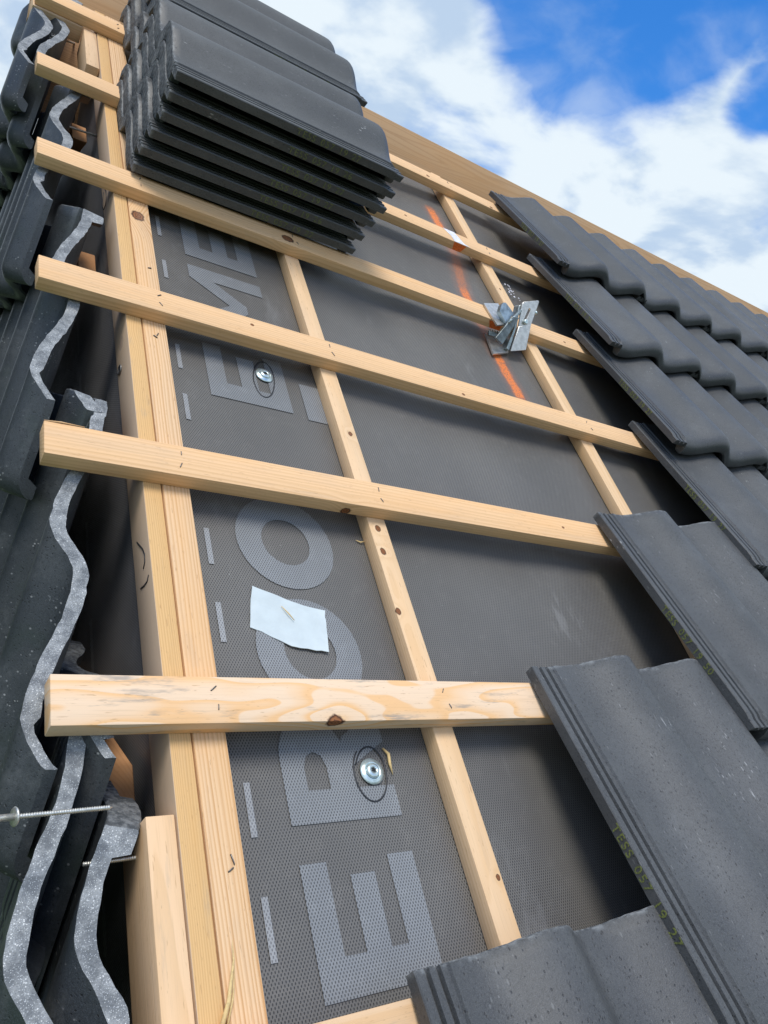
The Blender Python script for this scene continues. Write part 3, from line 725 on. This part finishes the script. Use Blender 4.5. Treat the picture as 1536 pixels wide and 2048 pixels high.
gscrew((.19, 1.225, 1.122), (.292, 1.284, 1.147), None, 'long thin screw bridging from the hung tiles to the verge, above the fourth batten')
gscrew((.19, 1.44, 1.376), (.262, 1.60, 1.455), None, 'long thin screw reaching the block near the top left corner')

# ------------------------------------------------------------------ small loose things
pp = [(.4271, .549), (.4345, .546), (.4480, .5415), (.462, .5365), (.4800, .5300), (.498, .5245), (.515, .5215), (.5295, .5182), (.5265, .509), (.526, .500), (.5245, .490), (.5230, .478), (.5180, .4528), (.508, .455), (.500, .4545), (.488, .457), (.4775, .4575), (.4653, .4602), (.455, .466), (.441, .473), (.428, .4805), (.419, .4835), (.4135, .4858), (.418, .51), (.422, .53)]
b = prism(pp, None, 0)
bmesh.ops.subdivide_edges(b, edges=list(b.edges), cuts=3, use_grid_fill=True)
for v in b.verts:
    ed = mnoise.noise(Vector((v.co.x * 45, v.co.y * 45, 3))) * .0012
    v.co.z = .0022 + ed + max(0, (.475 - v.co.y)) * .10 + max(0, v.co.x - .515) * .12
r = bmesh.ops.extrude_face_region(b, geom=list(b.faces))
for v in r['geom']:
    if isinstance(v, bmesh.types.BMVert): v.co.z -= .0012
bmesh.ops.recalc_face_normals(b, faces=b.faces)
tag(obj('foil_scrap', to_mesh(b, 'foil_scrap', 50), M_PAPER, mw=ROOF @ Matrix.Translation((0, 0, MN))), 'torn pale scrap lying over the printed letter O', 'scrap')
def sliver(pts, r, m_, label, taper=None, name='wood_splinter', flat=.5):
    b = tube([Vector(p) - Vector(pts[0]) for p in pts], r, 6, taper=taper)
    tag(obj(name, to_mesh(b, name), m_, mw=ROOF @ Matrix.Translation(pts[0])), label, 'splinter')
sliver([(.5635, .321, MN + .002), (.5675, .312, MN + .005), (.5665, .300, MN + .004), (.5680, .287, MN + .002)], .0022, M_STRAW, 'small curled wood splinter beside the near ringed washer screw', [.5, 1, .9, .2])
sliver([(.617, .652, MN + .002), (.624, .648, MN + .003), (.631, .650, MN + .004)], .0012, M_STRAW, 'tiny splinter lying against the counter batten under the second batten', [.4, 1, .4])
sliver([(.302, .065, -.022), (.313, .088, -.020), (.3215, .118, -.018), (.3235, .135, -.020)], .0021, M_STRAW, 'straw coloured splinter lying across the verge boards at the bottom', [1.2, 1, .5, .1])
sliver([(.309, .068, -.022), (.317, .090, -.019), (.3225, .115, -.019)], .0011, M_STRAW, 'thin straw strand beside the bigger splinter at the bottom', [1, .8, .1], 'straw_strand')
sliver([(.463, .520, MN + .0035), (.470, .508, MN + .0055), (.477, .498, MN + .0050)], .0009, M_STRAW, 'thin straw fibre lying on the pale scrap', [.4, 1, .5], 'straw_strand', .5)
# sticker and paint dabs on the battens
def patch(par, pts, m_, name):
    """small film hugging a batten: pts are roof coordinates of its outline"""
    b = bmesh.new(); b.faces.new([b.verts.new(p) for p in pts]); obj(name, to_mesh(b, name, smooth=False), m_, par, ROOF)
e_ = .0006
patch(battens[4], [(1.185, 1.7695, e_), (1.225, 1.7695, e_), (1.243, 1.7245, e_), (1.262, 1.7165, e_), (1.205, 1.7168, e_), (1.203, 1.74, e_)], M_WHITE, 'sticker')
patch(battens[4], [(1.205, 1.716 - e_, -.001), (1.248, 1.716 - e_, -.001), (1.240, 1.716 - e_, -.0215), (1.213, 1.716 - e_, -.023)], M_ORANGE, 'paint_dab')
patch(battens[3], [(1.180, 1.3736 - e_, -.004), (1.222, 1.3736 - e_, -.001), (1.226, 1.3736 - e_, -.022), (1.195, 1.3736 - e_, -.023)], M_ORANGE, 'paint_dab')
b = bmesh.new(); rs = random.Random(3)
for k in range(16):
    p = Vector((rs.gauss(0, .008), rs.gauss(0, .018), rs.uniform(0, .004)))
    bmesh.ops.create_icosphere(b, subdivisions=1, radius=rs.uniform(.0015, .004), matrix=Matrix.Translation(p) @ Matrix.Scale(.5, 4, (0, 0, 1)))
tag(obj('plastic_shreds', to_mesh(b, 'shreds'), M_WHITE, mw=ROOF @ Matrix.Translation((1.424, 1.665, MN + .003))), 'small white plastic shreds on the membrane above the bracket', 'scrap')

# ------------------------------------------------------------------ mounting bracket for a solar rail
BM = Matrix.Translation(W(1.235, 1.39, .004))
br = empty('mounting_bracket', BM); tag(br, 'silver metal mounting bracket with slotted upright plate and bolts, on the fourth batten', 'bracket')
def part(name, bm_, m_, mw, par=br): return obj(name, to_mesh(bm_, name, 30), m_, par, mw)
# upper base plate lying across the batten, a foot plate below it
part('base_plate', prism([(1.177, 1.426), (1.237, 1.453), (1.247, 1.376), (1.185, 1.345)], .0015, .006), M_ALU, ROOF)
part('foot_plate', prism([(1.197, 1.374), (1.186, 1.292), (1.250, 1.322), (1.262, 1.365)], -.046, -.041), M_ALU, ROOF)
# serrated locking strip at the foot
ser = [(0, 0)] + [(.0045 * i, .010 + .006 * (i % 2)) for i in range(9)] + [(.036, 0)]
part('serrated_strip', prism(ser, 0, .004), M_GALV, ROOF @ Matrix.Translation((1.200, 1.366, -.040)) @ Matrix.Rotation(R_(8), 4, 'Z') @ Matrix.Rotation(R_(35), 4, 'X'))
def wall_plate(name, poly, y, t, m_, holes=(), ty=0, tz=0):
    """plate standing upright; poly in world (x, z), front face at y"""
    x0, z0 = poly[0]; f = lambda L: [(x - x0, z - z0) for x, z in L]
    bm_ = prism(f(poly), -t, 0, holes=[f(h) for h in holes]); bmesh.ops.bevel(bm_, geom=[e for e in bm_.edges if len(e.link_faces) == 2 and e.calc_face_angle(0) > .9], offset=.0007, segments=1, affect='EDGES')
    return part(name, bm_, m_, Matrix.Translation((x0, y, z0)) @ Matrix.Rotation(tz, 4, 'Z') @ Matrix.Rotation(R_(90) + ty, 4, 'X'))
a_ = math.atan2(.034, .009)
def slot_pts(p, q, r):
    d = Vector((q[0] - p[0], q[1] - p[1])); a = math.atan2(d.y, d.x)
    return [(q[0] + r * math.cos(a + t), q[1] + r * math.sin(a + t)) for t in [R_(k) for k in range(-90, 91, 20)]] + [(p[0] + r * math.cos(a + t), p[1] + r * math.sin(a + t)) for t in [R_(k) for k in range(90, 271, 20)]]
wall_plate('slotted_plate', [(1.2585, .972), (1.296, .982), (1.3095, 1.048), (1.306, 1.051), (1.2605, 1.034), (1.2560, 1.028)], .953, .005, M_ALU, holes=[slot_pts((1.2735, .990), (1.2825, 1.020), .0036)])
wall_plate('lower_plate', [(1.247, .907), (1.2945, .922), (1.2965, .9835), (1.2583, .9725)], .9525, .005, M_ALU)
wall_plate('side_web', [(1.246, .909), (1.2565, .971), (1.2555, 1.026), (1.2520, 1.022), (1.2490, .965), (1.2360, .912)], .958, .020, M_GALV)
wall_plate('strut', [(1.185, .924), (1.210, .914), (1.2475, .990), (1.2265, .986)], .944, .006, M_DGALV)
part('rod', tube([(1.216, .945, .968), (1.232, .948, .985), (1.254, .952, 1.010)], .0038, 10), M_GALV, Matrix.Identity(4))
cl = [(0, 0), (.006, .018), (.012, .026), (.020, .028), (.034, .018), (.046, .008), (.028, -.020), (.020, -.024)]
part('clamp', prism(cl, -.006, .006), M_GALV, Matrix.Translation((1.196, .966, .992)) @ Matrix.Rotation(R_(75), 4, 'X'))
part('bolt', lathe([(.0005, 0), (.0055, 0), (.0065, .0015), (.0065, .005), (.004, .0068), (.002, .006)], 20), M_ZINC, Matrix.Translation((1.2745, .9525, .987)) @ Matrix.Rotation(R_(90), 4, 'X'))
part('bolt', lathe([(.0005, 0), (.0045, 0), (.0045, .004), (.002, .0055)], 6), M_ZINC, Matrix.Translation((1.304, .955, 1.020)) @ Matrix.Rotation(R_(90), 4, 'Y'))
